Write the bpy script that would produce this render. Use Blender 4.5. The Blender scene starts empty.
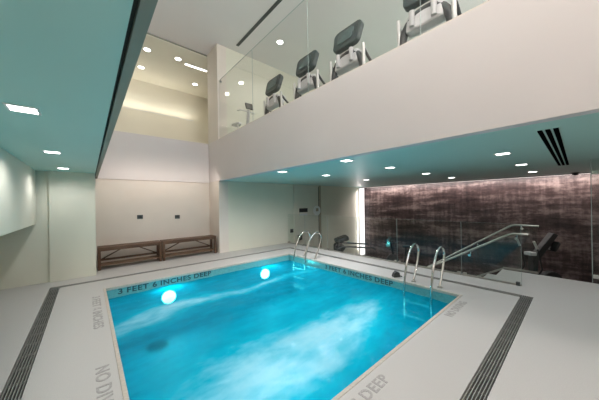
import bpy, bmesh, math, random
from mathutils import Vector, Matrix, noise

random.seed(4)
S = bpy.context.scene
C = S.collection
PI = math.pi

# ------------------------------------------------------------------ camera
def rot_axes(yaw, pitch, roll):
    cy, sy, cp, sp, cr, sr = math.cos(yaw), math.sin(yaw), math.cos(pitch), math.sin(pitch), math.cos(roll), math.sin(roll)
    f = Vector((sy * cp, cy * cp, sp))
    r = Vector((cy, -sy, 0))
    u = r.cross(f)
    return r * cr + u * sr, -r * sr + u * cr, f
cam_d = bpy.data.cameras.new('camera')
cam = bpy.data.objects.new('camera', cam_d); C.objects.link(cam)
r_, u_, f_ = rot_axes(math.radians(41.0255), math.radians(0.0518), math.radians(-0.8627))
cam.matrix_world = Matrix(((r_.x, u_.x, -f_.x, 0), (r_.y, u_.y, -f_.y, 0), (r_.z, u_.z, -f_.z, 1.65), (0, 0, 0, 1)))
cam_d.sensor_width = 36
cam_d.lens = 242.98 / 599 * 36
cam_d.shift_y = 2.06 / 599
cam_d.clip_start = 0.02
S.camera = cam

# ------------------------------------------------------------------ world, exposure
w = bpy.data.worlds.new('world'); S.world = w; w.use_nodes = True
w.node_tree.nodes['Background'].inputs[0].default_value = (0.9, 0.95, 1, 1)
w.node_tree.nodes['Background'].inputs[1].default_value = 0.05
S.view_settings.view_transform = 'Standard'
S.view_settings.look = 'None'
S.view_settings.gamma = 1
S.view_settings.use_curve_mapping = False
S.view_settings.exposure = 0.0
S.cycles.max_bounces = 10
S.cycles.diffuse_bounces = 6
S.cycles.transparent_max_bounces = 16
S.cycles.sample_clamp_indirect = 4
S.cycles.use_denoising = True
S.cycles.caustics_reflective = False
S.cycles.caustics_refractive = False

# light strengths in one place
L_LEFT, L_RIGHT, L_GYM, L_RECESS, L_VOID, L_ALCOVE, L_POOL, L_COVE, L_COLUMN, L_UP = 30, 29, 95, 50, 22, 14, 21, 125, 12, 540
WARM = (1, 0.93, 0.84)
NEUT = (1, 0.972, 0.99)

# key dimensions (metres)
PL, PR, PF, PB = 0.235, 4.85, 1.36, 6.15         # pool
WATER, POOLFLOOR = -0.20, -1.27
DL, DR, DF, DB = -0.45, 5.46, 0.665, 6.88         # drain outlines (pool side / outer)
DW = 0.15
WR, WA, WL = 7.852, 8.713, 7.50                  # wall planes across the back
PX = 3.285                                       # balcony face
ZS, ZG, ZP, ZC = 2.407, 3.20, 3.786, 6.977       # soffit, gym floor, parapet top, ceiling
LX = 0.204                                       # left soffit edge
SX = 11.48                                       # stone wall
FX, FX2 = 6.17, 7.36                             # glass fence, landing edge
LOW = -1.30                                      # lower gym floor
YN = -3.2                                        # wall behind the camera

# ------------------------------------------------------------------ materials
def mat(name, col, rough=0.5, metal=0.0, nscale=0, namt=0.0, bump=0.0, bscale=None, stretch=None, spec=0.5):
    m = bpy.data.materials.new(name); m.use_nodes = True
    nt = m.node_tree; b = nt.nodes['Principled BSDF']
    b.inputs['Base Color'].default_value = (*col, 1)
    b.inputs['Roughness'].default_value = rough
    b.inputs['Metallic'].default_value = metal
    b.inputs['Specular IOR Level'].default_value = spec
    if nscale:
        tc = nt.nodes.new('ShaderNodeTexCoord'); mp = nt.nodes.new('ShaderNodeMapping')
        if stretch: mp.inputs['Scale'].default_value = stretch
        nt.links.new(tc.outputs['Object'], mp.inputs[0])
        n = nt.nodes.new('ShaderNodeTexNoise'); n.inputs['Scale'].default_value = nscale; n.inputs['Detail'].default_value = 4
        nt.links.new(mp.outputs[0], n.inputs['Vector'])
        cr = nt.nodes.new('ShaderNodeValToRGB')
        cr.color_ramp.elements[0].position = 0.3; cr.color_ramp.elements[1].position = 0.7
        cr.color_ramp.elements[0].color = (*[c * (1 - namt) for c in col], 1)
        cr.color_ramp.elements[1].color = (*[min(1, c * (1 + namt)) for c in col], 1)
        nt.links.new(n.outputs[0], cr.inputs[0]); nt.links.new(cr.outputs[0], b.inputs['Base Color'])
        if bump:
            n2 = n
            if bscale:
                n2 = nt.nodes.new('ShaderNodeTexNoise'); n2.inputs['Scale'].default_value = bscale
                nt.links.new(mp.outputs[0], n2.inputs['Vector'])
            bp = nt.nodes.new('ShaderNodeBump'); bp.inputs['Strength'].default_value = bump; bp.inputs['Distance'].default_value = 0.01
            nt.links.new(n2.outputs[0], bp.inputs['Height']); nt.links.new(bp.outputs[0], b.inputs['Normal'])
    return m

def emit(name, col, s):
    m = bpy.data.materials.new(name); m.use_nodes = True
    nt = m.node_tree; nt.nodes.clear()
    e = nt.nodes.new('ShaderNodeEmission'); e.inputs[0].default_value = (*col, 1); e.inputs[1].default_value = s
    o = nt.nodes.new('ShaderNodeOutputMaterial'); nt.links.new(e.outputs[0], o.inputs[0])
    return m

def glass(name, tint, ior=1.45, gain=1.0):
    m = bpy.data.materials.new(name); m.use_nodes = True
    nt = m.node_tree; nt.nodes.clear()
    t = nt.nodes.new('ShaderNodeBsdfTransparent'); t.inputs[0].default_value = (*tint, 1)
    g = nt.nodes.new('ShaderNodeBsdfGlossy'); g.inputs['Roughness'].default_value = 0.01
    f = nt.nodes.new('ShaderNodeFresnel'); f.inputs[0].default_value = ior
    mm = nt.nodes.new('ShaderNodeMath'); mm.operation = 'MULTIPLY'; mm.inputs[1].default_value = gain; mm.use_clamp = True
    mx = nt.nodes.new('ShaderNodeMixShader'); o = nt.nodes.new('ShaderNodeOutputMaterial')
    ge = nt.nodes.new('ShaderNodeNewGeometry')
    inv = nt.nodes.new('ShaderNodeMath'); inv.operation = 'SUBTRACT'; inv.inputs[0].default_value = 1
    m3 = nt.nodes.new('ShaderNodeMath'); m3.operation = 'MULTIPLY'
    nt.links.new(ge.outputs['Backfacing'], inv.inputs[1])
    nt.links.new(f.outputs[0], m3.inputs[0]); nt.links.new(inv.outputs[0], m3.inputs[1])
    nt.links.new(m3.outputs[0], mm.inputs[0])
    nt.links.new(mm.outputs[0], mx.inputs[0]); nt.links.new(t.outputs[0], mx.inputs[1]); nt.links.new(g.outputs[0], mx.inputs[2])
    nt.links.new(mx.outputs[0], o.inputs[0])
    return m

M = {}
M['wall'] = mat('wall_paint', (0.66, 0.60, 0.54), 0.7, nscale=1.2, namt=0.03, bump=0.03, bscale=60)
M['wall_green'] = mat('wall_paint_grey', (0.66, 0.65, 0.545), 0.6, nscale=0.8, namt=0.03)
M['balcony'] = mat('balcony_paint', (0.66, 0.615, 0.605), 0.65, nscale=0.7, namt=0.025)
M['cream'] = mat('cream_paint', (0.80, 0.76, 0.65), 0.7, nscale=1, namt=0.02)
M['ceiling'] = mat('ceiling_paint', (0.78, 0.715, 0.705), 0.75, nscale=0.9, namt=0.02)
M['soffit'] = mat('soffit_gloss_paint', (0.43, 0.67, 0.61), 0.45, nscale=0.5, namt=0.03)
M['edge'] = mat('soffit_edge_trim', (0.24, 0.235, 0.19), 0.5, nscale=2, namt=0.1)
M['gap'] = mat('shadow_gap', (0.035, 0.04, 0.035), 0.8, nscale=5, namt=0.2)
M['deck'] = mat('deck_terrazzo', (0.45, 0.44, 0.425), 0.45, nscale=140, namt=0.07, bump=0.04)
M['coping'] = mat('coping_stone', (0.46, 0.42, 0.36), 0.45, nscale=40, namt=0.12)
M['tile'] = mat('pool_tile', (0.12, 0.36, 0.37), 0.25, nscale=25, namt=0.12)
M['basin'] = mat('pool_plaster', (0.06, 0.46, 0.56), 0.6, nscale=3, namt=0.1)
M['ink'] = mat('marking_ink', (0.012, 0.06, 0.07), 0.6, nscale=30, namt=0.2)
M['greyink'] = mat('floor_marking_ink', (0.32, 0.31, 0.30), 0.6, nscale=60, namt=0.2)
M['grate'] = mat('grate_bar', (0.30, 0.30, 0.28), 0.45, 0.3, nscale=30, namt=0.15)
M['slot'] = mat('black_slot', (0.003, 0.003, 0.003), 0.9, nscale=20, namt=0.2, spec=0.0)
M['black'] = mat('black_plastic', (0.015, 0.016, 0.016), 0.45, nscale=20, namt=0.2)
M['steel'] = mat('polished_steel', (0.68, 0.68, 0.66), 0.16, 1.0, nscale=12, namt=0.05)
M['brush'] = mat('brushed_steel', (0.42, 0.41, 0.37), 0.38, 1.0, nscale=40, namt=0.06, stretch=(1, 8, 8))
M['wood'] = mat('bench_wood', (0.085, 0.04, 0.018), 0.5, nscale=9, namt=0.35, stretch=(0.4, 5, 5), bump=0.1)
M['wood_slat'] = mat('bench_slat_wood', (0.16, 0.095, 0.055), 0.55, nscale=9, namt=0.35, stretch=(0.4, 5, 5), bump=0.1)
M['frame'] = mat('treadmill_frame', (0.055, 0.06, 0.062), 0.4, 0.3, nscale=15, namt=0.15)
M['console'] = mat('console_shell', (0.035, 0.055, 0.053), 0.35, nscale=15, namt=0.15)
M['consolepad'] = mat('console_panel', (0.09, 0.14, 0.14), 0.3, nscale=8, namt=0.3)
M['pale'] = mat('pale_grey_plastic', (0.62, 0.62, 0.63), 0.4, nscale=15, namt=0.05)
M['silver'] = mat('silver_paint', (0.72, 0.72, 0.70), 0.35, 0.4, nscale=15, namt=0.05)
M['rubber'] = mat('rubber_floor', (0.028, 0.028, 0.027), 0.8, nscale=70, namt=0.35)
M['belt'] = mat('treadmill_belt', (0.012, 0.012, 0.012), 0.7, nscale=90, namt=0.3)
M['white'] = mat('white_enamel', (0.78, 0.78, 0.76), 0.4, nscale=15, namt=0.03)
M['door'] = mat('door_paint', (0.66, 0.62, 0.53), 0.5, nscale=1.5, namt=0.03)
M['dooredge'] = mat('door_frame_paint', (0.36, 0.31, 0.22), 0.5, nscale=5, namt=0.1)
M['glass'] = glass('clear_glass', (0.955, 0.975, 0.965))
M['glassg'] = glass('gym_glass', (0.95, 0.95, 0.945), 1.5, 1.25)
M['glassedge'] = mat('glass_edge', (0.36, 0.42, 0.40), 0.2, nscale=10, namt=0.05)
M['lamp'] = emit('lamp_lens', (1, 0.98, 0.94), 9)
M['lampw'] = emit('lamp_lens_warm', (1, 0.97, 0.88), 7)
M['poollamp'] = emit('pool_lamp_lens', (0.95, 1, 1), 30)
M['column'] = emit('light_column_lens', (1, 0.93, 0.93), 1.6)
M['cove'] = emit('cove_lens', (1, 0.88, 0.84), 2.5)

def stone_mat():
    m = bpy.data.materials.new('dark_stone'); m.use_nodes = True
    nt = m.node_tree; b = nt.nodes['Principled BSDF']; b.inputs['Roughness'].default_value = 0.42
    tc = nt.nodes.new('ShaderNodeTexCoord')
    def nz(scale, sc, det=6, rough=.6):
        mp = nt.nodes.new('ShaderNodeMapping'); mp.inputs['Scale'].default_value = sc
        nt.links.new(tc.outputs['Object'], mp.inputs[0])
        n = nt.nodes.new('ShaderNodeTexNoise'); n.inputs['Scale'].default_value = scale; n.inputs['Detail'].default_value = det
        n.inputs['Roughness'].default_value = rough
        nt.links.new(mp.outputs[0], n.inputs['Vector']); return n
    a = nz(1.0, (1, 0.55, 3.2)); c = nz(2.2, (1, 3.0, 0.35)); d = nz(9, (1, 1, 1.5))
    def mth(op, x, y):
        k = nt.nodes.new('ShaderNodeMath'); k.operation = op
        for i, v in enumerate((x, y)):
            if isinstance(v, (int, float)): k.inputs[i].default_value = v
            else: nt.links.new(v, k.inputs[i])
        return k.outputs[0]
    s = mth('ADD', mth('MULTIPLY', a.outputs[0], 0.6), mth('ADD', mth('MULTIPLY', c.outputs[0], 0.22), mth('MULTIPLY', d.outputs[0], 0.18)))
    cr = nt.nodes.new('ShaderNodeValToRGB'); e = cr.color_ramp.elements
    e[0].position = 0.40; e[0].color = (0.018, 0.010, 0.010, 1)
    e[1].position = 0.62; e[1].color = (0.28, 0.21, 0.195, 1)
    k = e.new(0.5); k.color = (0.07, 0.043, 0.042, 1)
    nt.links.new(s, cr.inputs[0]); nt.links.new(cr.outputs[0], b.inputs['Base Color'])
    bp = nt.nodes.new('ShaderNodeBump'); bp.inputs['Strength'].default_value = 0.35; bp.inputs['Distance'].default_value = 0.03
    nt.links.new(s, bp.inputs['Height']); nt.links.new(bp.outputs[0], b.inputs['Normal'])
    return m
M['stone'] = stone_mat()

def water_mat():
    m = bpy.data.materials.new('pool_water'); m.use_nodes = True
    nt = m.node_tree; nt.nodes.clear()
    N = nt.nodes.new; Lk = nt.links.new
    at = N('ShaderNodeAttribute'); at.attribute_name = 'bubbles'
    cr = N('ShaderNodeValToRGB'); e = cr.color_ramp.elements
    e[0].position = 0.0; e[0].color = (0.0, 0.27, 0.40, 1)
    e[1].position = 1.0; e[1].color = (0.36, 0.66, 0.74, 1)
    k = e.new(0.45); k.color = (0.004, 0.44, 0.58, 1)
    Lk(at.outputs['Fac'], cr.inputs[0])
    df = N('ShaderNodeBsdfDiffuse'); tl = N('ShaderNodeBsdfTranslucent')
    Lk(cr.outputs[0], df.inputs[0]); Lk(cr.outputs[0], tl.inputs[0])
    add = N('ShaderNodeMixShader'); add.inputs[0].default_value = 0.5
    Lk(df.outputs[0], add.inputs[1]); Lk(tl.outputs[0], add.inputs[2])
    tr = N('ShaderNodeBsdfTransparent'); tr.inputs[0].default_value = (0.10, 0.90, 0.97, 1)
    mx = N('ShaderNodeMixShader')
    mr = N('ShaderNodeMapRange'); mr.inputs['From Min'].default_value = 0; mr.inputs['From Max'].default_value = 0.8
    mr.inputs['To Min'].default_value = 0.58; mr.inputs['To Max'].default_value = 0.97
    Lk(at.outputs['Fac'], mr.inputs[0]); Lk(mr.outputs[0], mx.inputs[0])
    Lk(tr.outputs[0], mx.inputs[1]); Lk(add.outputs[0], mx.inputs[2])
    tc = N('ShaderNodeTexCoord'); n = N('ShaderNodeTexNoise'); n.inputs['Scale'].default_value = 7; n.inputs['Detail'].default_value = 4
    Lk(tc.outputs['Object'], n.inputs['Vector'])
    bp = N('ShaderNodeBump'); bp.inputs['Strength'].default_value = 0.5; bp.inputs['Distance'].default_value = 0.04
    Lk(n.outputs[0], bp.inputs['Height'])
    gl = N('ShaderNodeBsdfGlossy'); gl.inputs['Roughness'].default_value = 0.08; Lk(bp.outputs[0], gl.inputs['Normal'])
    fr = N('ShaderNodeFresnel'); fr.inputs[0].default_value = 1.33; Lk(bp.outputs[0], fr.inputs['Normal'])
    fm = N('ShaderNodeMath'); fm.operation = 'MULTIPLY'; fm.inputs[1].default_value = .3; Lk(fr.outputs[0], fm.inputs[0])
    m2 = N('ShaderNodeMixShader'); Lk(fm.outputs[0], m2.inputs[0]); Lk(mx.outputs[0], m2.inputs[1]); Lk(gl.outputs[0], m2.inputs[2])
    o = N('ShaderNodeOutputMaterial'); Lk(m2.outputs[0], o.inputs[0])
    return m
M['water'] = water_mat()

# ------------------------------------------------------------------ helpers
def bx(bm, x0, x1, y0, y1, z0, z1, mtx=None):
    co = [(x, y, z) for z in (z0, z1) for y in (y0, y1) for x in (x0, x1)]
    v = [bm.verts.new(mtx @ Vector(c) if mtx else c) for c in co]
    for f in ((0, 2, 3, 1), (4, 5, 7, 6), (0, 1, 5, 4), (2, 6, 7, 3), (0, 4, 6, 2), (1, 3, 7, 5)):
        bm.faces.new([v[i] for i in f])
    return bm

def tube(bm, pts, r, n=10, cap=True):
    pts = [Vector(p) for p in pts]
    rs = r if isinstance(r, (list, tuple)) else [r] * len(pts)
    rings = []; up = None
    for i, p in enumerate(pts):
        d = ((pts[i + 1] - p) if i == 0 else (p - pts[i - 1]) if i == len(pts) - 1 else (pts[i + 1] - pts[i - 1])).normalized()
        if up is None:
            up = Vector((0, 0, 1)) if abs(d.z) < 0.9 else Vector((1, 0, 0))
        s = d.cross(up).normalized(); up = s.cross(d).normalized()
        rings.append([bm.verts.new(p + (s * math.cos(a) + up * math.sin(a)) * rs[i]) for a in [2 * PI * k / n for k in range(n)]])
    for a, b in zip(rings, rings[1:]):
        for k in range(n):
            bm.faces.new((a[k], a[(k + 1) % n], b[(k + 1) % n], b[k]))
    if cap:
        bm.faces.new(rings[0][::-1]); bm.faces.new(rings[-1])
    return bm

def bar(bm, p, q, a, b, side=None):
    """rectangular bar from p to q, a wide along side, b across"""
    p, q = Vector(p), Vector(q); d = (q - p); l = d.length; d.normalize()
    s = Vector(side) if side else (Vector((0, 0, 1)) if abs(d.z) < .9 else Vector((1, 0, 0)))
    s = (s - d * s.dot(d)).normalized(); t = d.cross(s)
    mt = Matrix((( d.x, s.x, t.x, p.x), (d.y, s.y, t.y, p.y), (d.z, s.z, t.z, p.z), (0, 0, 0, 1)))
    return bx(bm, 0, l, -a / 2, a / 2, -b / 2, b / 2, mt)

def prism(bm, poly, h0, h1, axis=2):
    """poly of 2D points extruded along an axis (0: points are (y,z); 1: (x,z); 2: (x,y))"""
    def mk(p, h):
        return (h, p[0], p[1]) if axis == 0 else (p[0], h, p[1]) if axis == 1 else (p[0], p[1], h)
    a = [bm.verts.new(mk(p, h0)) for p in poly]; b = [bm.verts.new(mk(p, h1)) for p in poly]
    n = len(poly)
    for k in range(n): bm.faces.new((a[k], a[(k + 1) % n], b[(k + 1) % n], b[k]))
    bm.faces.new(a[::-1]); bm.faces.new(b)
    return bm

def disc(bm, c, r, h, axis=2, n=24):
    poly = [(r * math.cos(2 * PI * k / n), r * math.sin(2 * PI * k / n)) for k in range(n)]
    k0 = [(1, 2), (0, 2), (0, 1)][axis]
    poly = [(c[k0[0]] + p[0], c[k0[1]] + p[1]) for p in poly]
    return prism(bm, poly, c[axis], c[axis] + h, axis)

def obj(name, bm, m, parent=None, bevel=0.0, smooth=False, seg=2):
    bmesh.ops.recalc_face_normals(bm, faces=bm.faces)
    me = bpy.data.meshes.new(name)
    bm.to_mesh(me); bm.free()
    for mm in (m if isinstance(m, (list, tuple)) else [m]): me.materials.append(mm)
    o = bpy.data.objects.new(name, me); C.objects.link(o)
    if parent: o.parent = parent
    if smooth:
        for p in me.polygons: p.use_smooth = True
        me.set_sharp_from_angle(angle=math.radians(40))
    if bevel:
        b = o.modifiers.new('bevel', 'BEVEL'); b.width = bevel; b.segments = seg; b.limit_method = 'ANGLE'
    return o

NB = bmesh.new
def tag(o, label, cat, group=None, kind=None):
    o['label'] = label; o['category'] = cat
    if group: o['group'] = group
    if kind: o['kind'] = kind
    return o
def thing(name, label, cat, loc=(0, 0, 0), rz=0, group=None):
    o = bpy.data.objects.new(name, None); C.objects.link(o)
    o.location = loc; o.rotation_euler = (0, 0, rz); o.empty_display_size = 0.1
    return tag(o, label, cat, group)
def struct(name, bm, m, label, cat, **k):
    return tag(obj(name, bm, m, **k), label, cat, None, 'structure')
def dup(root, loc, rz, label):
    r = root.copy(); C.objects.link(r); r.location = loc; r.rotation_euler = (0, 0, rz); r['label'] = label
    for ch in list(root.children):
        c = ch.copy(); C.objects.link(c); c.parent = r
        for g in ch.children:
            d = g.copy(); C.objects.link(d); d.parent = c
    return r
def light(name, kind, loc, power, col, parent=None, size=0.1, aim=(0, 0, -1), spot=2.2, blend=0.6, sy=None):
    d = bpy.data.lights.new(name, kind); d.energy = power; d.color = col
    if kind == 'SPOT': d.spot_size = spot; d.spot_blend = blend; d.shadow_soft_size = size
    if kind == 'AREA':
        d.size = size
        if sy: d.shape = 'RECTANGLE'; d.size_y = sy
    if kind == 'POINT': d.shadow_soft_size = size
    o = bpy.data.objects.new(name, d); C.objects.link(o)
    o.rotation_euler = Vector(aim).to_track_quat('-Z', 'Y').to_euler(); o.location = loc
    if parent: o.parent = parent
    return o

# ================================================================== SETTING
# deck with pool opening, drain channels and stairwell
xs = sorted({-1.9, DL - DW, DL, PL, PR, DR, DR + DW, FX + 0.06, FX2})
ys = sorted({YN, DF - DW, DF, 1.2, PF, PB, DB, DB + DW, WR, WL, WA + 0.3})
def missing(x, y):
    if PL < x < PR and PF < y < PB: return True
    if DL - DW < x < DR + DW and DF - DW < y < DB + DW and not (DL < x < DR and DF < y < DB): return True
    if x > FX + 0.06 and y > 1.2: return True
    return False
bm = NB(); vt = {}
def V(x, y, z):
    k = (round(x, 4), round(y, 4), z)
    if k not in vt: vt[k] = bm.verts.new(k)
    return vt[k]
for i in range(len(xs) - 1):
    for j in range(len(ys) - 1):
        x0, x1, y0, y1 = xs[i], xs[i + 1], ys[j], ys[j + 1]
        if missing((x0 + x1) / 2, (y0 + y1) / 2): continue
        bm.faces.new((V(x0, y0, 0), V(x1, y0, 0), V(x1, y1, 0), V(x0, y1, 0)))
for e in [e for e in bm.edges if len(e.link_faces) == 1]:
    a, b = e.verts
    zb = LOW if (min(a.co.x, b.co.x) > FX - .1 or max(a.co.y, b.co.y) > WA) else -0.07
    if PL - .01 < a.co.x < PR + .01 and PL - .01 < b.co.x < PR + .01 and PF - .01 < a.co.y < PB + .01 and PF - .01 < b.co.y < PB + .01: zb = -0.045
    bm.faces.new((a, b, V(b.co.x, b.co.y, zb), V(a.co.x, a.co.y, zb)))
struct('floor', bm, M['deck'], 'pale speckled terrazzo pool deck around the turquoise pool', 'floor')

bm = NB(); bx(bm, FX + 0.06, SX + .1, YN, WR + .1, LOW - 0.1, LOW)
struct('floor_lower', bm, M['rubber'], 'dark rubber floor of the sunken gym beyond the glass fence', 'floor')

# pool basin
bm = NB()
bx(bm, PL - .15, PR + .15, PF - .15, PB + .15, POOLFLOOR - .1, POOLFLOOR)
for a in ((PL - .15, PL, PF - .15, PB + .15), (PR, PR + .15, PF - .15, PB + .15), (PL, PR, PF - .15, PF), (PL, PR, PB, PB + .15)):
    bx(bm, *a, POOLFLOOR, -0.26)
struct('pool_basin', bm, M['basin'], 'turquoise plastered basin under the pool water', 'pool')
bm = NB()
for a in ((PL - .15, PL, PF - .15, PB + .15), (PR, PR + .15, PF - .15, PB + .15), (PL, PR, PF - .15, PF), (PL, PR, PB, PB + .15)):
    bx(bm, *a, -0.26, -0.045)
struct('trim_1', bm, M['tile'], 'grey tile band at the waterline of the pool', 'tile band')
bm = NB(); cw = 0.028
for a in ((PL - cw, PL + .012, PF - cw, PB + cw), (PR - .012, PR + cw, PF - cw, PB + cw), (PL + .012, PR - .012, PF - cw, PF + .012), (PL + .012, PR - .012, PB - .012, PB + cw)):
    bx(bm, *a, -0.045, 0.006)
struct('trim_2', bm, M['coping'], 'thin tan coping strip edging the pool', 'coping', bevel=0.006)

# ---- left soffit (upper floor slab) with edge trim
bm = NB(); bx(bm, -1.9, 0.135, YN, WA, ZS, ZS + .4)
struct('ceiling_left', bm, M['soffit'], 'low green-grey soffit over the left side of the deck', 'ceiling')
bm = NB(); bx(bm, 0.135, 0.155, YN, WA, ZS + 0.03, ZS + .4)
struct('trim_3', bm, M['gap'], 'dark recess line along the left soffit edge', 'trim')
bm = NB(); bx(bm, 0.155, LX, YN, WA, ZS, ZS + .42)
struct('trim_4', bm, M['edge'], 'olive metal edge strip of the left soffit', 'trim')

# ---- left wall: overhanging upper panel, recess below, end wall
bm = NB(); bx(bm, -1.9, -0.83, YN, WL, 1.28, ZS)
struct('wall_left', bm, M['wall_green'], 'overhanging left wall panel washed by downlights', 'wall', bevel=0.004)
bm = NB(); bx(bm, -2.0, -1.9, YN, WL, -0.0, ZS)
struct('wall_left_lower', bm, M['wall_green'], 'recessed shaded wall under the left overhang', 'wall')
bm = NB(); bx(bm, -2.0, -0.64, WL + 0.06, WA + .1, 0, ZS); bx(bm, -0.64, 0.13, WL, WA + .1, 0, ZS)
struct('wall_back_left', bm, M['wall_green'], 'plain olive-grey wall block left of the bench alcove', 'wall')

# ---- alcove wall / fascia
bm = NB(); bx(bm, 0.13, PX + .3, WA, WA + .25, 0, ZS - 0.045); bx(bm, 0.13, PX + .3, WA + 0.03, WA + .25, ZS - 0.045, ZS - 0.015)
struct('wall_alcove', bm, M['wall'], 'pinkish beige back wall behind the wooden benches', 'wall')
bm = NB(); bx(bm, LX, PX + .3, WA, WA + .25, ZS - 0.015, ZP)
struct('wall_fascia', bm, M['balcony'], 'beige fascia band above the bench alcove', 'wall')
# ---- pilaster and column, flush with the balcony face
bm = NB(); bx(bm, PX, PX + .32, WR, WA, 0, ZS); bx(bm, PX, PX + .32, WR, WA, ZP, ZC)
struct('column', bm, M['wall'], 'square beige pilaster rising from deck to high ceiling', 'column')
# ---- balcony
bm = NB(); bx(bm, PX, PX + .14, YN, WA, ZS, ZP)
struct('wall_balcony', bm, M['balcony'], 'long plain beige balcony parapet below the gym glass', 'parapet', bevel=0.004)
bm = NB(); bx(bm, PX + .14, SX, YN, WR + .25, ZS, ZG)
struct('ceiling_right', bm, M['soffit'], 'low teal soffit under the upper gym', 'ceiling')
# ---- right back wall
bm = NB(); bx(bm, PX + .32, SX, WR, WR + .25, LOW, ZS); bx(bm, PX + .32, SX, WR, WR + .25, ZG, ZC)
struct('wall_back', bm, M['wall_green'], 'grey-green back wall right of the pilaster', 'wall')
# ---- stone wall
bm = NB(); bx(bm, SX, SX + .2, YN - .2, WR + .25, LOW, ZS)
struct('wall_right', bm, M['stone'], 'dark mottled brown stone wall behind the sunken gym', 'wall')
# ---- ceiling, upper room
bm = NB(); bx(bm, -2.0, SX + .2, YN - .2, 12.9, ZC, ZC + .2)
struct('ceiling', bm, M['ceiling'], 'high pale ceiling over the pool void and upper gym', 'ceiling')
bm = NB(); bx(bm, -2.0, PX + 2.2, WA + .25, 12.6, ZG - .45, ZG)
struct('floor_upper', bm, M['deck'], 'upper floor slab behind the fascia band', 'floor')
bm = NB(); bx(bm, -2.0, PX + 2.2, 12.2, 12.6, ZG, ZC); bx(bm, -2.0, PX + 2.2, 11.9, 12.2, ZG, 5.55)
struct('wall_upper', bm, M['cream'], 'cream end wall of the upper room with a deeper lower half', 'wall')
bm = NB(); bx(bm, PX + 2.0, PX + 2.2, WA - .6, 12.0, ZG, ZC)
struct('wall_upper_right', bm, M['wall'], 'cream side wall of the upper room', 'wall')
bm = NB(); bx(bm, -2.2, -2.0, YN, 12.6, 0, ZC)
struct('wall_far_left', bm, M['wall'], 'outer beige wall far left of the upper floor', 'wall')
bm = NB(); bx(bm, -2.0, SX + .2, YN - .2, YN, LOW, ZC)
struct('wall_front', bm, M['wall'], 'beige wall facing the pool from its near side', 'wall')
bm = NB(); bx(bm, SX, SX + .2, YN, WR + .25, ZS, ZC)
struct('wall_gym', bm, M['ceiling'], 'pale far wall of the upper gym', 'wall')

bm = NB(); bx(bm, -2.0, PX + 2.0, WA + .03, 12.2, ZC - .05, ZC); 
struct('ceiling_upper', bm, M['cream'], 'cream ceiling of the upper room behind the fascia', 'ceiling')
bm = NB(); bx(bm, -2.0, PX + .0, WA, WA + .03, ZC - .03, ZC)
struct('trim_5', bm, M['edge'], 'thin dark joint where the high ceiling meets the upper room', 'trim')
# ---- stairs down to the gym
bm = NB()
n = 8; rise = -LOW / n; tr = 0.28
poly = [(1.2, 0)]
for k in range(1, n + 1):
    poly += [(1.2 + (k - 1) * tr, -k * rise), (1.2 + k * tr, -k * rise)]
poly = poly[:-1] + [(1.2 + (n - 1) * tr + .01, LOW), (1.2, LOW)]
prism(bm, poly, FX + 0.06, FX2, 0)
struct('stair_flight', bm, M['deck'], 'pale steps descending behind the glass fence to the gym', 'stairs')

# ---- alcove door panel on the back wall
bm = NB(); bx(bm, 6.5, 7.98, WR - 0.035, WR, 0.02 + LOW, ZS - .01)
d = struct('door_1', bm, M['door'], 'cream door panel at the far corner of the deck', 'door', bevel=0.004)
bm = NB(); bx(bm, 7.98, 8.10, WR - 0.05, WR, LOW, ZS - .01); obj('door_frame', bm, M['dooredge'], d)
bm = NB(); bx(bm, 7.94, 7.975, WR - 0.037, WR - .03, LOW, ZS - .05); obj('door_seam', bm, M['gap'], d)

# ================================================================== WATER
bm = NB()
nx, ny = 190, 200
grid = []
def ss(a, b, x):
    t = max(0, min(1, (x - a) / (b - a))); return t * t * (3 - 2 * t)
for j in range(ny + 1):
    row = []
    for i in range(nx + 1):
        x = PL + .002 + (PR - PL - .004) * i / nx; y = PF + .002 + (PB - PF - .004) * j / ny
        z = WATER + 0.022 * noise.fractal(Vector((x * 1.8, y * 1.8, 1.3)), 0.9, 2.1, 4)
        row.append(bm.verts.new((x, y, z)))
    grid.append(row)
for j in range(ny):
    for i in range(nx):
        bm.faces.new((grid[j][i], grid[j][i + 1], grid[j + 1][i + 1], grid[j + 1][i]))
water = obj('pool_water', bm, M['water'], smooth=True)
tag(water, 'churning turquoise pool water with white bubble streaks', 'water', None, 'stuff')
attr = water.data.attributes.new('bubbles', 'FLOAT', 'POINT')
vals = []
for v in water.data.vertices:
    x, y = v.co.x, v.co.y
    wv = noise.noise_vector(Vector((x * .8, y * .8, 7))) * 0.28
    xx, yy = x + wv.x, y + wv.y
    # two jets leave the right hand wall and spread towards the left
    t = PR - xx
    a = math.exp(-((yy - (4.85 - .04 * t)) / (0.10 + 0.05 * t)) ** 2) * (0.62 + .3 * ss(1.2, 3.4, t)) * ss(-.1, .6, t)
    b = math.exp(-((yy - (2.62 - .09 * t)) / (0.20 + 0.15 * min(t, 3.2))) ** 2) * 1.0 * ss(0.2, 1.6, t) * (1 - .6 * ss(3.7, 4.6, t))
    c = math.exp(-(((xx - 3.0) / .9) ** 2 + ((yy - 3.3) / .4) ** 2)) * 0.4
    st = 0.5 + 0.5 * noise.fractal(Vector((xx * 1.4, yy * 3.2, 3.1)), 0.8, 2.2, 5)
    fine = 0.5 + .5 * noise.fractal(Vector((x * 2.2, y * 6.5, 9)), 0.7, 2.2, 5)
    f = max(a, b, c)
    f = f * (0.55 + .6 * st) + 0.20 * (fine - .40) + .10 * (st - .45)
    vals.append(max(0, min(1, f)))
attr.data.foreach_set('value', vals)

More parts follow.
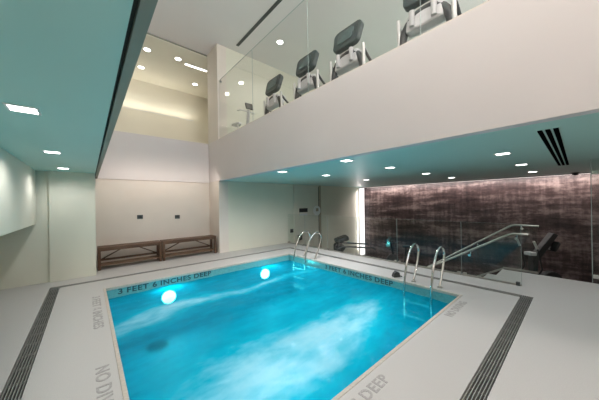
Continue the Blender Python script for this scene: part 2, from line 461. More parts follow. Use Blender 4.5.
# bottom drain
t = thing('pool_drain_cover', 'dark round drain cover on the pool floor near the bright left lamp', 'drain', (1.05, 5.72, POOLFLOOR))
bm = NB(); disc(bm, (0, 0, 0), 0.2, 0.02); obj('cover_ring', bm, M['grate'], t)
bm = NB(); disc(bm, (0, 0, 0.02), 0.17, 0.012); obj('cover_grid', bm, M['black'], t)

# underwater lamps
for x, lab in ((1.36, 'bright round underwater lamp nearer the left corner of the pool'), (3.93, 'bright round underwater lamp nearer the far ladder')):
    t = thing('underwater_lamp', lab, 'lamp', (x, PB, -0.45), 0, 'underwater pool lamps')
    bm = NB(); disc(bm, (0, 0, 0), 0.18, -0.03, 1); obj('lamp_bezel', bm, M['steel'], t)
    bm = NB(); disc(bm, (0, -0.03, 0), 0.14, -0.02, 1); obj('lamp_lens', bm, M['poollamp'], t)
    light('underwater_light', 'AREA', (0, -0.08, 0), L_POOL, (0.9, 1, 1), t, 0.2, (0, -1, 0.15))
light('unseen_pool_fill', 'AREA', (1.4, PF + .1, -1.0), L_POOL, (0.9, 1, 1), None, 0.5, (0, 1, 0.05))  # unseen lamps without fixtures, added on the near side to brighten the water
light('unseen_pool_fill', 'AREA', (3.2, PF + .1, -1.0), L_POOL, (0.9, 1, 1), None, 0.5, (0, 1, 0.05))

# ================================================================== DRAIN GRATES
def grate(label, p, q, w):
    """p,q opposite corners of the channel in plan"""
    (x0, y0), (x1, y1) = p, q
    t = thing('trench_drain_grate', label, 'drain grate', ((x0 + x1) / 2, (y0 + y1) / 2, 0), 0, 'trench drain grates around the pool')
    hx, hy = (x1 - x0) / 2, (y1 - y0) / 2
    bm = NB(); bx(bm, -hx, hx, -hy, hy, -0.07, -0.06); obj('channel', bm, M['black'], t)
    nb = 6
    bm = NB(); wd = DW / (nb * 2 - 1 + 2)
    for k in range(nb):
        c = -DW / 2 + wd * (1.5 + 2 * k)
        if hy > hx: bx(bm, c - wd * .27, c + wd * .27, -hy, hy, -0.03, -0.002)
        else: bx(bm, -hx, hx, c - wd * .27, c + wd * .27, -0.03, -0.002)
    m = 0.0
    L = max(hx, hy); k = -L + .15
    while k < L:
        if hy > hx: bx(bm, -hx, hx, k - .006, k + .006, -0.05, -0.028)
        else: bx(bm, k - .006, k + .006, -hy, hy, -0.05, -0.028)
        k += 0.3
    obj('grate_bars', bm, M['grate'], t)
grate('long dark slatted floor grate along the left deck', (DL - DW, DF), (DL, DB), 0)
grate('dark slatted floor grate on the near right deck', (DL - DW, DF - DW), (DR + DW, DF), 0)
grate('thin dark floor grate along the far deck before the benches', (DL - DW, DB), (DR + DW, DB + DW), 0)
grate('thin dark floor grate between the ladders and the glass fence', (DR, DF), (DR + DW, DB), 0)

# ================================================================== TEXT MARKINGS
def text(name, body, label, size, m, origin, xdir, ydir, length=None, group=None, height=None, ext=0.0015, bold=0.0):
    """lettering lying on a surface; each word is one part"""
    cu = bpy.data.curves.new(name, 'FONT'); cu.size = size; cu.extrude = ext; cu.offset = bold
    cu.space_character = 1.12
    tmp = bpy.data.objects.new('tmp', cu); C.objects.link(tmp)
    words = body.split(' '); meshes = []; x = 0
    for wd in words:
        cu.body = wd
        dg = bpy.context.evaluated_depsgraph_get(); dg.update()
        me = bpy.data.meshes.new_from_object(tmp.evaluated_get(dg))
        x0 = min(v.co.x for v in me.vertices)
        for v in me.vertices: v.co.x += x - x0
        x = max(v.co.x for v in me.vertices) + size * .42
        meshes.append(me)
    C.objects.unlink(tmp); bpy.data.objects.remove(tmp)
    allv = [v for me in meshes for v in me.vertices]
    ymin = min(v.co.y for v in allv)
    sx = length / max(v.co.x for v in allv) if length else 1
    sy = height / (max(v.co.y for v in allv) - ymin) if height else 1
    for v in allv: v.co.x *= sx; v.co.y = (v.co.y - ymin) * sy
    X, Y = Vector(xdir), Vector(ydir); Z = X.cross(Y); p = Vector(origin)
    r = thing(name, label, 'marking', p, 0, group)
    r.matrix_world = Matrix(((X.x, Y.x, Z.x, p.x), (X.y, Y.y, Z.y, p.y), (X.z, Y.z, Z.z, p.z), (0, 0, 0, 1)))
    for me in meshes:
        me.name = 'word'; me.materials.clear(); me.materials.append(m)
        o = bpy.data.objects.new('word', me); C.objects.link(o); o.parent = r
    return r
G = 'depth and warning markings'
text('depth_marking', '3 FEET 6 INCHES DEEP', 'dark depth lettering on the far waterline tiles below the benches', .13, M['ink'], (0.44, PB - .001, -0.165), (1, 0, 0), (0, 0, 1), 1.9, G, .115, bold=.004)
text('depth_marking', '3 FEET 6 INCHES DEEP', 'dark depth lettering on the waterline tiles between the two ladders', .13, M['ink'], (PR - .001, 4.55, -0.165), (0, -1, 0), (0, 0, 1), 1.95, G, .115, bold=.004)
text('depth_marking', '3 FEET 6 INCHES', 'grey depth lettering on the left deck near the far pool corner', .13, M['greyink'], (0.035, 5.75, 0.0012), (0, -1, 0), (1, 0, 0), 1.5, G, .115, bold=.003)
text('warning_marking', 'NO DIVING', 'grey warning lettering on the left deck nearest the camera', .13, M['greyink'], (0.035, 3.22, 0.0012), (0, -1, 0), (1, 0, 0), .95, G, .115, bold=.003)
text('depth_marking', '3 FEET 6 INCHES DEEP', 'grey depth lettering on the near right deck with its last word in view', .13, M['greyink'], (0.46, 1.155, 0.0012), (1, 0, 0), (0, 1, 0), 1.63, G, .11, bold=.003)
text('warning_marking', 'NO DIVING', 'grey warning lettering on the deck near the right pool corner', .12, M['greyink'], (3.85, 1.185, 0.0012), (1, 0, 0), (0, 1, 0), .72, G, .11, bold=.004)

# ================================================================== LADDERS
def ladder(y, label):
    t = thing('pool_ladder', label, 'ladder', (0, y, 0), 0, 'steel pool ladders')
    for s in (-.245, .245):
        pr = [(4.58, -1.0), (4.575, -.5), (4.575, -.2), (4.61, .1), (4.69, .38), (4.82, .60), (4.94, .71), (5.06, .75), (5.18, .72), (5.245, .63), (5.235, .51), (5.14, .28), (5.01, .06), (4.99, 0.0)]
        pts = []
        for k in range(len(pr) - 1):
            p0, p1, p2, p3 = (Vector(pr[max(0, min(len(pr) - 1, k + q))]) for q in (-1, 0, 1, 2))
            for q in range(4):
                u = q / 4
                p = .5 * (2 * p1 + (p2 - p0) * u + (2 * p0 - 5 * p1 + 4 * p2 - p3) * u * u + (3 * p1 - p0 - 3 * p2 + p3) * u ** 3)
                pts.append((p.x, s, p.y))
        pts.append((4.99, s, 0.0))
        bm = NB(); tube(bm, pts, 0.021, 12); obj('rail', bm, M['steel'], t, smooth=True)
        bm = NB(); disc(bm, (4.99, s, 0.0), 0.048, 0.015); obj('escutcheon', bm, M['brush'], t)
    for z in (-.25, -.52, -.80):
        bm = NB(); bx(bm, 4.54, 4.65, -.225, .225, z - .02, z + .02); obj('tread', bm, M['white'], t, bevel=.008)
ladder(1.985, 'polished steel pool ladder nearer the right pool corner')
ladder(5.315, 'polished steel pool ladder at the far right corner of the pool')

# small black object on the coping
t = thing('rubber_wedge', 'small black wedge on the deck left of the near ladder', 'wedge', (5.02, 2.62, 0.0), -0.5)
bm = NB(); prism(bm, [(-.07, 0), (.07, 0), (.08, .03), (.06, .10), (.0, .13), (-.05, .09), (-.08, .03)], -.045, .045, 1); obj('wedge_body', bm, M['black'], t, bevel=.008)
bm = NB(); bx(bm, .1, .135, -.035, .035, 0, .018); obj('wedge_tongue', bm, M['black'], t, bevel=.005)

# ================================================================== BENCHES
def bench(x0, x1, label):
    t = thing('slatted_bench', label, 'bench', ((x0 + x1) / 2, 8.17, 0), 0, 'wooden benches in the alcove')
    h = (x1 - x0) / 2; d = .21; top = .57
    bm = NB()
    for k in range(4):
        y = -d + k * .1067
        bx(bm, -h, h, y, y + .098, top - .035, top)
    obj('seat', bm, M['wood'], t, bevel=.004)
    bm = NB(); bx(bm, -h + .02, h - .02, -d + .005, -d + .03, top - .095, top - .036); obj('apron', bm, M['wood'], t)
    bm = NB(); bx(bm, -h + .02, h - .02, d - .03, d - .005, top - .095, top - .036); obj('apron', bm, M['wood'], t)
    for sx in (-1, 1):
        for sy in (-1, 1):
            bm = NB(); xx = sx * (h - .03); yy = sy * (d - .03)
            bx(bm, xx - .03, xx + .03, yy - .03, yy + .03, 0, top - .036); obj('leg', bm, M['wood'], t, bevel=.004)
    zr = .20
    bm = NB(); bx(bm, -h + .06, h - .06, d - .045, d - .015, zr - .03, zr + .025); obj('stretcher', bm, M['wood'], t)
    bm = NB()
    for k in range(5):
        y = -d + .02 + k * .078
        bx(bm, -h + .06, h - .06, y, y + .06, .10, .122)
    obj('shelf', bm, M['wood_slat'], t)
    # diagonal braces: two inverted Vs between the rear rails
    q = h - .06
    for a, b in ((-q, -q * .2), (q, q * .2)):
        bm = NB(); bar(bm, (a, d - .03, zr), (b, d - .03, top - .09), .03, .03); obj('brace', bm, M['wood'], t)
    for sx in (-1, 1):
        bm = NB(); bx(bm, sx * (h - .045) - .015, sx * (h - .045) + .015, -d + .06, d - .06, .09, .13); obj('side_rail', bm, M['wood'], t)
bench(0.17, 1.60, 'left brown wooden bench of the pair in the alcove')
bench(1.63, 3.22, 'right brown wooden bench ending at the pilaster')

# ================================================================== SMALL WALL FITTINGS
def hook(x, z, label):
    t = thing('wall_hook', label, 'wall hook', (x, WA, z), 0, 'dark fittings on the alcove wall')
    bm = NB(); bx(bm, -.075, .075, -.012, 0, -.06, .06); obj('back_plate', bm, M['frame'], t, bevel=.004)
    bm = NB(); tube(bm, [(0, -.012, .0), (0, -.05, -.005), (0, -.065, .03)], .012, 8); obj('peg', bm, M['black'], t, smooth=True)
hook(1.18, 1.28, 'left dark square fitting on the wall above the left bench')
hook(2.22, 1.23, 'right dark square fitting on the wall above the right bench')
def box_fit(name, label, cat, x, z, w, h, m, y=WR, dp=.03, inner=None):
    t = thing(name, label, cat, (x, y, z))
    bm = NB(); bx(bm, -w / 2, w / 2, -dp, 0, -h / 2, h / 2); obj('cover_plate', bm, m, t, bevel=.004)
    bm = NB(); bx(bm, -w * .3, w * .3, -dp - .008, -dp, -h * .3, h * .3); obj('insert', bm, inner or M['black'], t)
    return t
box_fit('wall_socket', 'dark square socket low on the wall left of the cream door', 'socket', 6.37, .47, .15, .15, M['frame'])
t = thing('control_panel', 'black control panel with pale base on the cream door', 'control panel', (6.99, WR - .035, 1.30))
bm = NB(); bx(bm, -.26, .26, -.03, 0, -.28, .12); obj('back_plate', bm, M['door'], t, bevel=.006)
bm = NB(); bx(bm, -.24, .24, -.045, -.03, -.08, .09); obj('display', bm, M['black'], t, bevel=.004)
bm = NB(); bx(bm, -.22, .22, -.04, -.03, -.22, -.14); obj('button_row', bm, M['pale'], t)
t = thing('wall_clock', 'small round cream dial with dark centre on the cream door', 'clock', (7.83, WR - .035, 1.26))
bm = NB(); disc(bm, (0, 0, 0), .22, -.025, 1, 32); obj('dial', bm, M['white'], t)
bm = NB(); bx(bm, -.07, .07, -.045, -.025, -.03, .11); obj('centre_box', bm, M['dooredge'], t)
t = thing('floor_box', 'small dark box at the base of the cream door', 'box', (6.75, WR - .05, 0.16))
bm = NB(); bx(bm, -.1, .1, -.08, 0, -.1, .1); obj('box_body', bm, M['black'], t, bevel=.01)
bm = NB(); bx(bm, -.06, .06, -.088, -.08, -.06, .06); obj('box_lid', bm, M['frame'], t)

# ================================================================== LIGHT FIXTURES
def downlight(x, y, z, label, power, col=NEUT, size=.085, group=None, spot=2.5, lens='lamp', soft=.08, roundl=False, blend=.7, name='recessed_downlight'):
    t = thing(name, label, 'ceiling light', (x, y, z), 0, group)
    bm = NB()
    if roundl:
        disc(bm, (0, 0, 0), size * 1.25, -.008)
    else:
        s = size * 1.2
        for a in ((-s, s, -s, -size), (-s, s, size, s), (-s, -size, -size, size), (size, s, -size, size)): bx(bm, *a, -.008, .0)
    obj('trim_ring', bm, M['white'], t)
    bm = NB()
    if roundl: disc(bm, (0, 0, -.008), size, -.004)
    else: bx(bm, -size, size, -size, size, -.006, -.001)
    obj('lens', bm, M[lens], t)
    light('downlight_lamp', 'SPOT', (0, 0, -.03), power, col, t, soft, (0, 0, -1), spot, blend)
    return t
GL = 'square downlights in the left soffit'
for y, lab in ((2.82, 'large bright square downlight in the left soffit nearest the camera'), (4.83, 'middle square downlight in the left soffit'), (6.8, 'farthest square downlight in the left soffit near the wall')):
    downlight(-.37, y, ZS, lab, L_LEFT, group=GL, size=.075, soft=.05, spot=2.85)
GR = 'square downlights in the right soffit'
names = {(3.6, 4.75): 'leftmost square downlight in the right soffit by the balcony edge', (3.6, 2.8): 'brightest square downlight beside the balcony edge at mid length',
         (5.1, 4.7): 'second square downlight from the far wall behind the balcony edge row', (5.17, 2.8): 'square downlight above the near end of the stone wall view, second row',
         (5.2, .82): 'largest square downlight in the right soffit, left of the black slots', (7.2, .82): 'square downlight just behind the largest one in the right soffit',
         (7.2, 2.82): 'square downlight in third row above the middle of the stone wall', (9.3, 2.82): 'small square downlight close to the stone wall at its middle',
         (9.4, .84): 'small square downlight close to the stone wall near the black slots', (7.4, 4.9): 'small square downlight near the corner light column'}
for (x, y), lab in names.items():
    downlight(x, y, ZS, lab, L_RIGHT * (.06 if x > 8 else .3 if (x > 6 and y > 2) else 7.0 if y > 4 else 1), group=GR, size=.085, soft=.05, spot=2.95 if x < 6 else 2.1, blend=.8)
GH = 'round downlights in the high ceiling'
for x, y, lab in ((4.86, 6.45, 'round downlight above the gym left of the small treadmill consoles'), (7.2, 5.93, 'round downlight low behind the treadmill handrails, left one'), (7.26, 3.03, 'round downlight behind the nearest treadmill handrails')):
    downlight(x, y, ZC, lab, L_GYM, group=GH, size=.10, roundl=True, soft=.1)
for x, y, lab in ((2.52, 9.5, 'round downlight nearest the head of the upper opening, right of the pair'), (1.57, 9.59, 'upper of two round downlights by the left soffit edge'), (1.59, 10.98, 'lower of two round downlights by the left soffit edge'), (3.61, 11.05, 'round downlight deep in the upper room beside the column')):
    downlight(x, y, ZC - .05, lab, L_RECESS, col=(1, .95, .8), group='round downlights in the upper room', size=.10, roundl=True, lens='lampw', soft=.1)
t = thing('added_ledge_light', 'added light strip on the upper room ledge, brightening the room ceiling', 'light strip', (1.4, 11.955, 5.552))  # strip added on the ledge to brighten the upper room ceiling
bm = NB(); bx(bm, -2.4, 2.4, -.05, .05, 0, .03); obj('housing', bm, M['white'], t)
bm = NB(); bx(bm, -2.35, 2.35, -.03, .03, .03, .035); obj('diffuser', bm, M['lampw'], t)
light('ledge_fill', 'AREA', (0, 0, .06), 14, (1, .95, .82), t, 4.6, (0, -.35, 1), sy=.06)
t = thing('linear_ceiling_light', 'short bright linear light at the upper room ceiling beside the column', 'ceiling light', (3.2, 9.63, ZC - .05))
bm = NB(); bx(bm, -.42, .42, -.06, .06, -.03, 0); obj('housing', bm, M['white'], t)
bm = NB(); bx(bm, -.4, .4, -.045, .045, -.036, -.03); obj('diffuser', bm, M['lampw'], t)
for x in (3.6, 5.2, 7.2):  # unseen downlights added to put more light on the right deck
    downlight(x, -1.2, ZS, 'unseen square downlight added in the right soffit on the near side of the deck', L_RIGHT, group='added near downlights in the right soffit', spot=2.95, soft=.05)
for y in (.8, -1.2):  # unseen downlights added to light the near left side
    downlight(-.37, y, ZS, 'unseen square downlight added in the left soffit on the near side of the deck', L_LEFT, group='added near downlights in the left soffit', size=.075, soft=.05)
# unseen light panels added over the void to brighten the room
for x, y in ((1.5, 2.3), (1.5, 0.3), (1.5, -1.7)):
    t = thing('added_light_panel', 'unseen square light panel added high over the pool', 'ceiling light', (x, y, ZC), 0, 'added ceiling panels over the pool')
    bm = NB(); bx(bm, -.62, .62, -.62, .62, -.04, 0); obj('panel_frame', bm, M['white'], t)
    bm = NB(); bx(bm, -.58, .58, -.58, .58, -.046, -.04); obj('diffuser', bm, M['lampw'], t)
    light('panel_fill', 'AREA', (0, 0, -.06), L_VOID, NEUT, t, 1.15)
for x, y in ((8.8, -1.2), (9.8, 5.6)):  # panels added to help light the upper gym
    t = thing('added_light_panel', 'added square light panel high over the upper gym', 'ceiling light', (x, y, ZC), 0, 'added ceiling panels over the gym')
    bm = NB(); bx(bm, -.42, .42, -.42, .42, -.04, 0); obj('panel_frame', bm, M['white'], t)
    bm = NB(); bx(bm, -.38, .38, -.38, .38, -.046, -.04); obj('diffuser', bm, M['lampw'], t)
    light('panel_fill', 'AREA', (0, 0, -.06), L_VOID * .45, NEUT, t, .8)
# uplighters added out of view on the near wall to brighten the ceiling
for x, y, a, rz in ((1.0, YN, 1.9, 0), (7.4, YN, 4.5, 0)):
    t = thing('added_uplighter', 'unseen white uplighter trough added high on the near wall', 'wall light', (x, y, 4.6), 0, 'added wall uplighters')
    bm = NB(); bx(bm, -a / 2, a / 2, 0, .02, -.1, .1); bx(bm, -a / 2, a / 2, 0.02, .25, -.1, -.08); bx(bm, -a / 2, a / 2, .23, .25, -.08, .1); obj('trough', bm, M['white'], t)
    bm = NB(); tube(bm, [(-a / 2 + .05, .13, -.02), (a / 2 - .05, .13, -.02)], .02, 10); obj('lamp_tube', bm, M['lampw'], t, smooth=True)
    light('uplighter_fill', 'AREA', (0, .14, .12), L_UP * (1 if x < 3 else .6), NEUT, t, a, (0, .35, 1), sy=.2)
# bare warm area lamp added before the fascia to light the alcove wall
light('alcove_fill_lamp', 'AREA', (1.7, WA - .9, ZS + .25), L_ALCOVE, (1, .86, .76), None, 2.8, (0, .75, -1), sy=.3)
# vertical light column in the far corner
t = thing('corner_light_column', 'tall glowing white light column where back wall meets stone wall', 'light column', (11.18, WR, 0))
bm = NB(); bx(bm, -.10, .27, -.12, 0, LOW, ZS - .02); obj('housing', bm, M['white'], t)
bm = NB(); bx(bm, -.09, .25, -.128, -.122, LOW + .05, ZS - .05); obj('diffuser', bm, M['column'], t)
bm = NB(); bx(bm, -.108, -.102, -.10, -.05, LOW + .05, ZS - .05); obj('side_diffuser', bm, M['column'], t)
light('column_lamp', 'AREA', (-.13, -.08, .6), L_COLUMN, (1, .90, .88), t, .08, (-1, .1, 0), sy=3.2)
# cove washer above the stone wall
t = thing('wall_washer_strip', 'slim light strip along the top of the stone wall', 'wall washer', (SX - .30, 2.3, ZS))
bm = NB(); bx(bm, -.03, .03, -5.4, 5.4, -.03, 0); obj('housing', bm, M['frame'], t)
bm = NB(); bx(bm, .012, .03, -5.4, 5.4, -.034, -.03); obj('diffuser', bm, M['cove'], t)
light('washer_lamp', 'AREA', (-.05, 0, -.04), L_COVE, (1, .9, .86), t, 10.6, (.42, 0, -1), sy=.04)

# slot diffusers
t = thing('slot_diffuser', 'three parallel black air slots in the right soffit', 'air vent', (5.95, .215, ZS))
for k, y in enumerate((-.062, 0, .062)):
    bm = NB(); bx(bm, -2.17, 2.17, y - .02, y + .02, -.012, 0); obj('slot', bm, M['slot'], t)
bm = NB(); bx(bm, -2.2, 2.2, -.1, .1, -.003, 0); obj('backing_plate', bm, M['soffit'], t)
t = thing('slot_diffuser', 'long dark air slot in the high ceiling above the gym glass', 'air vent', (3.86, 4.9, ZC))
bm = NB(); bx(bm, -.05, .05, -2.62, 2.62, -.012, 0); obj('slot', bm, M['frame'], t)
bm = NB(); bx(bm, -.075, .075, -2.66, 2.66, -.006, 0); obj('slot_frame', bm, M['ceiling'], t)
t = thing('ceiling_sensor', 'small dark dome on the right soffit beyond the black slots', 'sensor', (10.9, .06, ZS))
bm = NB(); disc(bm, (0, 0, 0), .09, -.02); obj('base_ring', bm, M['frame'], t)
bm = NB(); tube(bm, [(0, 0, -.02), (0, 0, -.05), (0, 0, -.075), (0, 0, -.085)], [.075, .068, .04, .01], 16); obj('dome', bm, M['black'], t, smooth=True)

# ================================================================== GLASS FENCE, RAILS
ZF = 1.17
cuts = [.72, 1.70, 3.17, 4.45, 5.65, 6.80, WR - .01]
FL = ['clear glass fence panel at the free right end beside the stair landing', 'clear glass fence panel second from the stair landing', 'clear glass fence panel behind the near ladder', 'clear glass fence panel between the ladders', 'clear glass fence panel behind the far ladder', 'clear glass fence panel ending at the back wall']
for k in range(6):
    y0, y1 = cuts[k] + .006, cuts[k + 1] - .006
    t = thing('glass_fence_panel', FL[k], 'glass panel', (FX, (y0 + y1) / 2, 0), 0, 'glass fence panels'); h = (y1 - y0) / 2
    bm = NB(); bx(bm, -.006, .006, -h, h, .012, ZF); obj('pane', bm, M['glass'], t)
    bm = NB()
    bx(bm, -.0062, .0062, -h - .003, -h, .012, ZF); bx(bm, -.0058, .0058, -h, h, ZF, ZF + .0015)
    obj('pane_edge', bm, M['glassedge'], t)
    bm = NB(); bx(bm, -.02, .02, -h, h, 0, .035); obj('base_channel', bm, M['brush'], t)
    for s in (-1, 1):
        bm = NB(); bx(bm, -.03, .03, s * (h - .05) - .03, s * (h - .05) + .03, 0.0, .07); obj('clamp', bm, M['frame'] if (k == 0 and s < 0) else M['brush'], t, bevel=.006)
# handrails of the stair
def rail(x, y_top, z_top, flat, slope, label, bright, side):
    t = thing('stair_handrail', label, 'handrail', (0, 0, 0), 0, 'handrails of the stair')
    pts = [(x, y_top - flat, z_top), (x, y_top, z_top), (x, y_top + .06, z_top - .02)]
    yb = 3.35; pts += [(x, yb, z_top - (yb - y_top) * slope), (x, yb + .25, z_top - (yb - y_top) * slope - .02)]
    bm = NB(); tube(bm, pts, .02, 12); obj('rail', bm, M['brush'], t, smooth=True)
    for y in (y_top - flat * .3, y_top + .7, y_top + 1.6):
        z = z_top - max(0, y - y_top) * slope
        bm = NB(); tube(bm, [(x, y, z - .01), (x, y, z - .07), (x + side * .09, y, z - .08)], .009, 8); obj('bracket', bm, M['steel'], t, smooth=True)
        bm = NB(); disc(bm, (x + side * .09, y, z - .08), .028, side * .012, 0, 14); obj('bracket_flange', bm, M['steel'], t)
    return t
rail(FX + .11, .86, .97, .22, .62, 'near sloping steel handrail on the glass fence of the stair', True, -1)
rail(FX2 - .05, .97, 1.06, .40, .70, 'far sloping steel handrail with bright level top end over the stair', True, 1)
# far stair guard pane under the far rail
t = thing('stair_glass_guard', 'sloping glass pane on the far side of the stair', 'glass panel', (FX2 + .075, 0, 0))
bm = NB(); prism(bm, [(.6, 0.0), (1.2, 0.0), (3.3, -1.25), (3.3, -.75), (1.0, .98), (.6, 1.0)], -.006, .006, 0); obj('pane', bm, M['glass'], t)
bm = NB(); bar(bm, (0, .6, .02), (0, 1.2, .02), .03, .04, (1, 0, 0)); bar(bm, (0, 1.2, .0), (0, 3.3, -1.24), .03, .04, (1, 0, 0)); obj('base_channel', bm, M['brush'], t)
# full height glass screen on the right
t = thing('glass_screen', 'floor to ceiling glass screen at the right edge of the deck', 'glass panel', (FX2 - .02, -1.4, 0))
bm = NB(); bx(bm, -.006, .006, -1.3, 1.24, .01, ZS - .005); obj('pane', bm, M['glass'], t)
bm = NB(); bx(bm, -.0065, .0065, 1.236, 1.246, .01, ZS - .005); obj('pane_edge', bm, M['glassedge'], t)
bm = NB(); bx(bm, -.03, .03, 1.09, 1.235, .10, .18); obj('clamp', bm, M['steel'], t, bevel=.006)
bm = NB(); bx(bm, -.03, .03, 1.09, 1.235, 2.1, 2.18); obj('clamp', bm, M['steel'], t, bevel=.006)

# gym glass over the parapet
cg = [WR - .02, 5.66, 3.5, 1.34, -0.8, -2.9]
GLAB = ['gym glass pane next to the column', 'gym glass pane before the two smallest treadmill consoles', 'gym glass pane before the large dark console fully in view', 'gym glass pane above the near end of the parapet', 'gym glass pane beyond the near end of the view']
for k in range(5):
    y1, y0 = cg[k] - .005, cg[k + 1] + .005
    t = thing('gym_glass_pane', GLAB[k], 'glass panel', (PX + .05, (y0 + y1) / 2, ZP), 0, 'glass panes along the upper gym'); h = (y1 - y0) / 2
    bm = NB(); bx(bm, -.008, .008, -h, h, 0, 1.95); obj('pane', bm, M['glassg'], t)
    bm = NB(); bx(bm, -.007, .007, -h, -h + .002, 0, 1.95); bx(bm, -.007, .007, -h, h, 1.95, 1.953); obj('pane_edge', bm, M['glassedge'], t)
    bm = NB(); bx(bm, -.025, .025, -h, h, 0, .03); obj('base_channel', bm, M['wall'], t)
    if k == 0:
        bm = NB(); disc(bm, (-.035, h - .12, 1.88), .035, .07, 0); obj('clamp', bm, M['steel'], t)

# ================================================================== TREADMILLS
def rr(w, h, r, n=5, top=1.0):
    """rounded rectangle outline, wider by `top` at its upper edge"""
    p = []
    for cx, cy, a0 in ((w - r, h - r, 0), (-w + r, h - r, PI / 2), (-w + r, -h + r, PI), (w - r, -h + r, 1.5 * PI)):
        for k in range(n + 1):
            a = a0 + PI / 2 * k / n
            x, y = cx + r * math.cos(a), cy + r * math.sin(a)
            p.append((x * (1 + (top - 1) * (y + h) / (2 * h)), y + .035 * (1 - (x / w) ** 2) * (y > 0)))
    return p
def tilt(bm, ang, piv):
    bmesh.ops.rotate(bm, verts=bm.verts, cent=piv, matrix=Matrix.Rotation(ang, 3, 'Y'))
    return bm
def treadmill(loc, rz, label, group, lean=16, rail_z=1.06, dark=False):
    """front (console back) faces local -X; base at floor"""
    sv, pale = (M['frame'], M['black']) if dark else (M['silver'], M['pale'])
    t = thing('treadmill', label, 'treadmill', loc, rz, group)
    bm = NB(); prism(bm, [(-.05, .02), (1.75, .02), (1.75, .14), (.35, .20), (-.05, .20)], -.40, .40, 1); obj('deck_frame', bm, M['frame'], t, bevel=.02)
    bm = NB(); bar(bm, (.35, 0, .205), (1.74, 0, .145), .52, .012, (0, 1, 0)); obj('belt', bm, M['belt'], t)
    bm = NB(); prism(bm, [(-.22, .02), (.34, .02), (.34, .22), (.18, .34), (-.08, .36), (-.22, .22)], -.34, .34, 1); obj('motor_hood', bm, pale, t, bevel=.04, seg=3)
    for s in (-1, 1):
        bm = NB(); tube(bm, [(.05, s * .39, .05), (.02, s * .40, .6), (.0, s * .40, 1.1), (-.01, s * .40, 1.40)], [.034, .034, .034, .03], 10); obj('upright', bm, sv, t, smooth=True)
        bm = NB(); tube(bm, [(-.01, s * .40, 1.32), (.12, s * .41, .6 + .57 * rail_z), (.35, s * .41, rail_z), (.72 + (rail_z - 1.06) * 1.4, s * .40, rail_z - .06), (.78 + (rail_z - 1.06) * 1.4, s * .40, rail_z - .12)], .026, 10); obj('handrail', bm, M['frame'], t, smooth=True)
    # dark arch carrying the console
    pts = []
    for k in range(13):
        a = PI * k / 12
        pts.append((.03 - .0 * math.sin(a), -.36 * math.cos(a) * 1.0, .92 + .46 * math.sin(a) ** .8))
    pts = [(.06, -.36, .45)] + pts + [(.06, .36, .45)]
    bm = NB(); tube(bm, pts, .062, 10); obj('console_arch', bm, M['frame'], t, smooth=True)
    # console shell: rounded shield, leaning back towards the runner
    piv = Vector((0, 0, 1.55))
    bm = NB(); prism(bm, [(p[0], p[1] + 1.71) for p in rr(.30, .23, .10, top=1.16)], -.06, .06, 0); tilt(bm, math.radians(lean), piv)
    cs = obj('console', bm, M['black'] if dark else M['console'], t, bevel=.025, seg=3)
    bm = NB(); prism(bm, [(p[0], p[1] + 1.71) for p in rr(.18, .125, .05, top=1.1)], -.085, -.06, 0); tilt(bm, math.radians(lean), piv); obj('console_back_panel', bm, M['black'] if dark else M['consolepad'], cs, bevel=.01)
    bm = NB(); prism(bm, [(p[0], p[1] + 1.70) for p in rr(.22, .15, .03)], .06, .068, 0); tilt(bm, math.radians(lean), piv); obj('screen', bm, M['black'], cs)
    bm = NB(); prism(bm, [(-.05, 1.12), (.1, 1.08), (.28, 1.34), (.24, 1.40), (-.02, 1.38)], -.27, .27, 1); obj('console_tray', bm, pale, t, bevel=.03, seg=3)  # tray enlarged in pale plastic to stand in for reflections between the uprights
    bm = NB(); tube(bm, [(-.06, -.16, 1.16), (-.06, -.16, 1.4)], .04, 12); tube(bm, [(-.06, .16, 1.16), (-.06, .16, 1.4)], .04, 12); obj('cup_holder', bm, pale, t, smooth=True)
    return t
gt = 'treadmills behind the gym glass'
t0 = treadmill((3.9, 5.55, ZG), 0, 'smallest treadmill behind the gym glass, farthest left with greenish console', gt)
dup(t0, (3.9, 4.20, ZG), 0, 'second treadmill from the left behind the gym glass with grey console')
dup(t0, (3.9, 3.0, ZG), 0, 'third treadmill from the left behind the gym glass, dark console fully in view')
dup(t0, (3.9, 1.52, ZG), 0, 'nearest treadmill with large dark console cut by the top of the photo')
dup(t0, (3.9, 0.35, ZG), 0, 'treadmill behind the gym glass at the near end, mostly out of frame')
treadmill((6.74, 5.73, LOW), -.72, 'dark treadmill with flat console in the sunken gym before the light column', 'machines in the sunken gym', 72, 1.40, True)

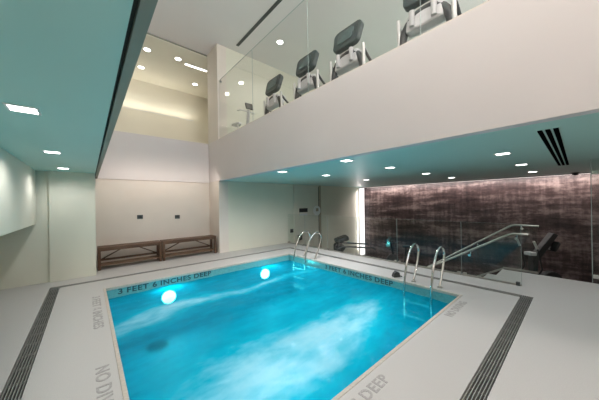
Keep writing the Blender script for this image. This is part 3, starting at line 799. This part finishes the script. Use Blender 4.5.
# pale exercise bike by the column, upper gym
def bike(loc, rz, label, m1, m2, group=None):
    t = thing('exercise_bike', label, 'exercise bike', loc, rz, group)
    bm = NB(); bx(bm, -.08, .0, -.3, .3, 0, .06); bx(bm, .95, 1.03, -.26, .26, 0, .06); bar(bm, (0, 0, .06), (1, 0, .06), .08, .06, (0, 1, 0)); obj('base_frame', bm, m1, t, bevel=.01)
    bm = NB(); disc(bm, (.2, -.05, .42), .27, .1, 1, 28); obj('flywheel', bm, m2, t, bevel=.02)
    bm = NB(); tube(bm, [(.72, 0, .08), (.78, 0, .55), (.82, 0, .95)], .03, 10); obj('seat_post', bm, m1, t, smooth=True)
    bm = NB(); prism(bm, [(.66, -.05), (.86, -.13), (1.0, -.13), (1.02, 0), (1.0, .13), (.86, .13), (.66, .05)], .95, 1.02, 2); obj('saddle', bm, m1, t, bevel=.02)
    bm = NB(); tube(bm, [(.3, 0, .4), (.2, 0, .8), (.12, 0, 1.24)], .045, 10); obj('mast', bm, m1, t, smooth=True)
    bm = NB(); tube(bm, [(.35, -.24, 1.24), (.16, -.24, 1.2), (.1, -.1, 1.18), (.1, .1, 1.18), (.16, .24, 1.2), (.35, .24, 1.24)], .018, 10); obj('handlebar', bm, m2, t, smooth=True)
    bm = NB(); bx(bm, .03, .07, -.12, .12, 1.24, 1.44); tilt(bm, .35, Vector((.05, 0, 1.24))); obj('monitor', bm, M['black'], t, bevel=.01)
    bm = NB()
    for s in (-1, 1): tube(bm, [(.45, s * .06, .34), (.45 + s * .16, s * .1, .34 - s * .05)], .015, 8); bx(bm, .41 + s * .16, .53 + s * .16, s * .1 - (.1 if s < 0 else 0), s * .1 + (.1 if s > 0 else 0), .27 - s * .05, .30 - s * .05)
    obj('crank', bm, m2, t)
    return t
bike((3.66, 6.35, ZG), PI / 2, 'pale exercise bike behind the gym glass next to the column', M['pale'], M['silver'])

bike((9.6, 5.35, LOW), -.6, 'dark exercise bike in the sunken gym right of the treadmill', M['black'], M['frame'], 'machines in the sunken gym')

# elliptical trainer in the sunken gym, right
def elliptical(loc, rz, label):
    t = thing('elliptical_trainer', label, 'elliptical trainer', loc, rz, 'machines in the sunken gym')
    bm = NB(); bx(bm, -.7, .9, -.06, .06, .03, .12); bx(bm, -.72, -.62, -.32, .32, 0, .08); bx(bm, .82, .9, -.32, .32, 0, .08); obj('base_frame', bm, M['frame'], t, bevel=.01)
    bm = NB(); disc(bm, (.55, -.09, .45), .33, .18, 1, 28); obj('drive_cover', bm, M['black'], t, bevel=.03)
    bm = NB(); prism(bm, [(-.06, .1), (.06, .1), (.14, 1.1), (.74, 1.86), (.6, 1.93), (-.02, 1.2)], -.09, .09, 1); obj('mast', bm, M['black'], t, bevel=.02)
    for s in (-1, 1):
        bm = NB(); tube(bm, [(-.3, s * .26, .35), (.05, s * .27, .9), (-.05, s * .28, 1.4), (-.18, s * .27, 1.72)], .022, 10); obj('arm_lever', bm, M['black'], t, smooth=True)
        bm = NB(); tube(bm, [(-.09, s * .28, 1.5), (-.18, s * .27, 1.72)], .03, 10); obj('grip', bm, M['silver'], t, smooth=True)
        bm = NB(); bx(bm, -.55, -.15, s * .2 - .08, s * .2 + .08, .3, .36); obj('pedal', bm, M['silver'], t, bevel=.015)
    bm = NB(); prism(bm, [(p[0], p[1] + 1.52) for p in rr(.2, .15, .05)], .56, .62, 0); tilt(bm, .5, Vector((.6, 0, 1.5))); obj('console', bm, M['black'], t, bevel=.02)
    bm = NB(); bx(bm, -.12, .06, -.12, .12, 1.26, 1.36); obj('cup_tray', bm, M['pale'], t, bevel=.02)
    return t
elliptical((10.0, .95, LOW), -.72, 'dark elliptical trainer with silver grips beyond the stair landing')
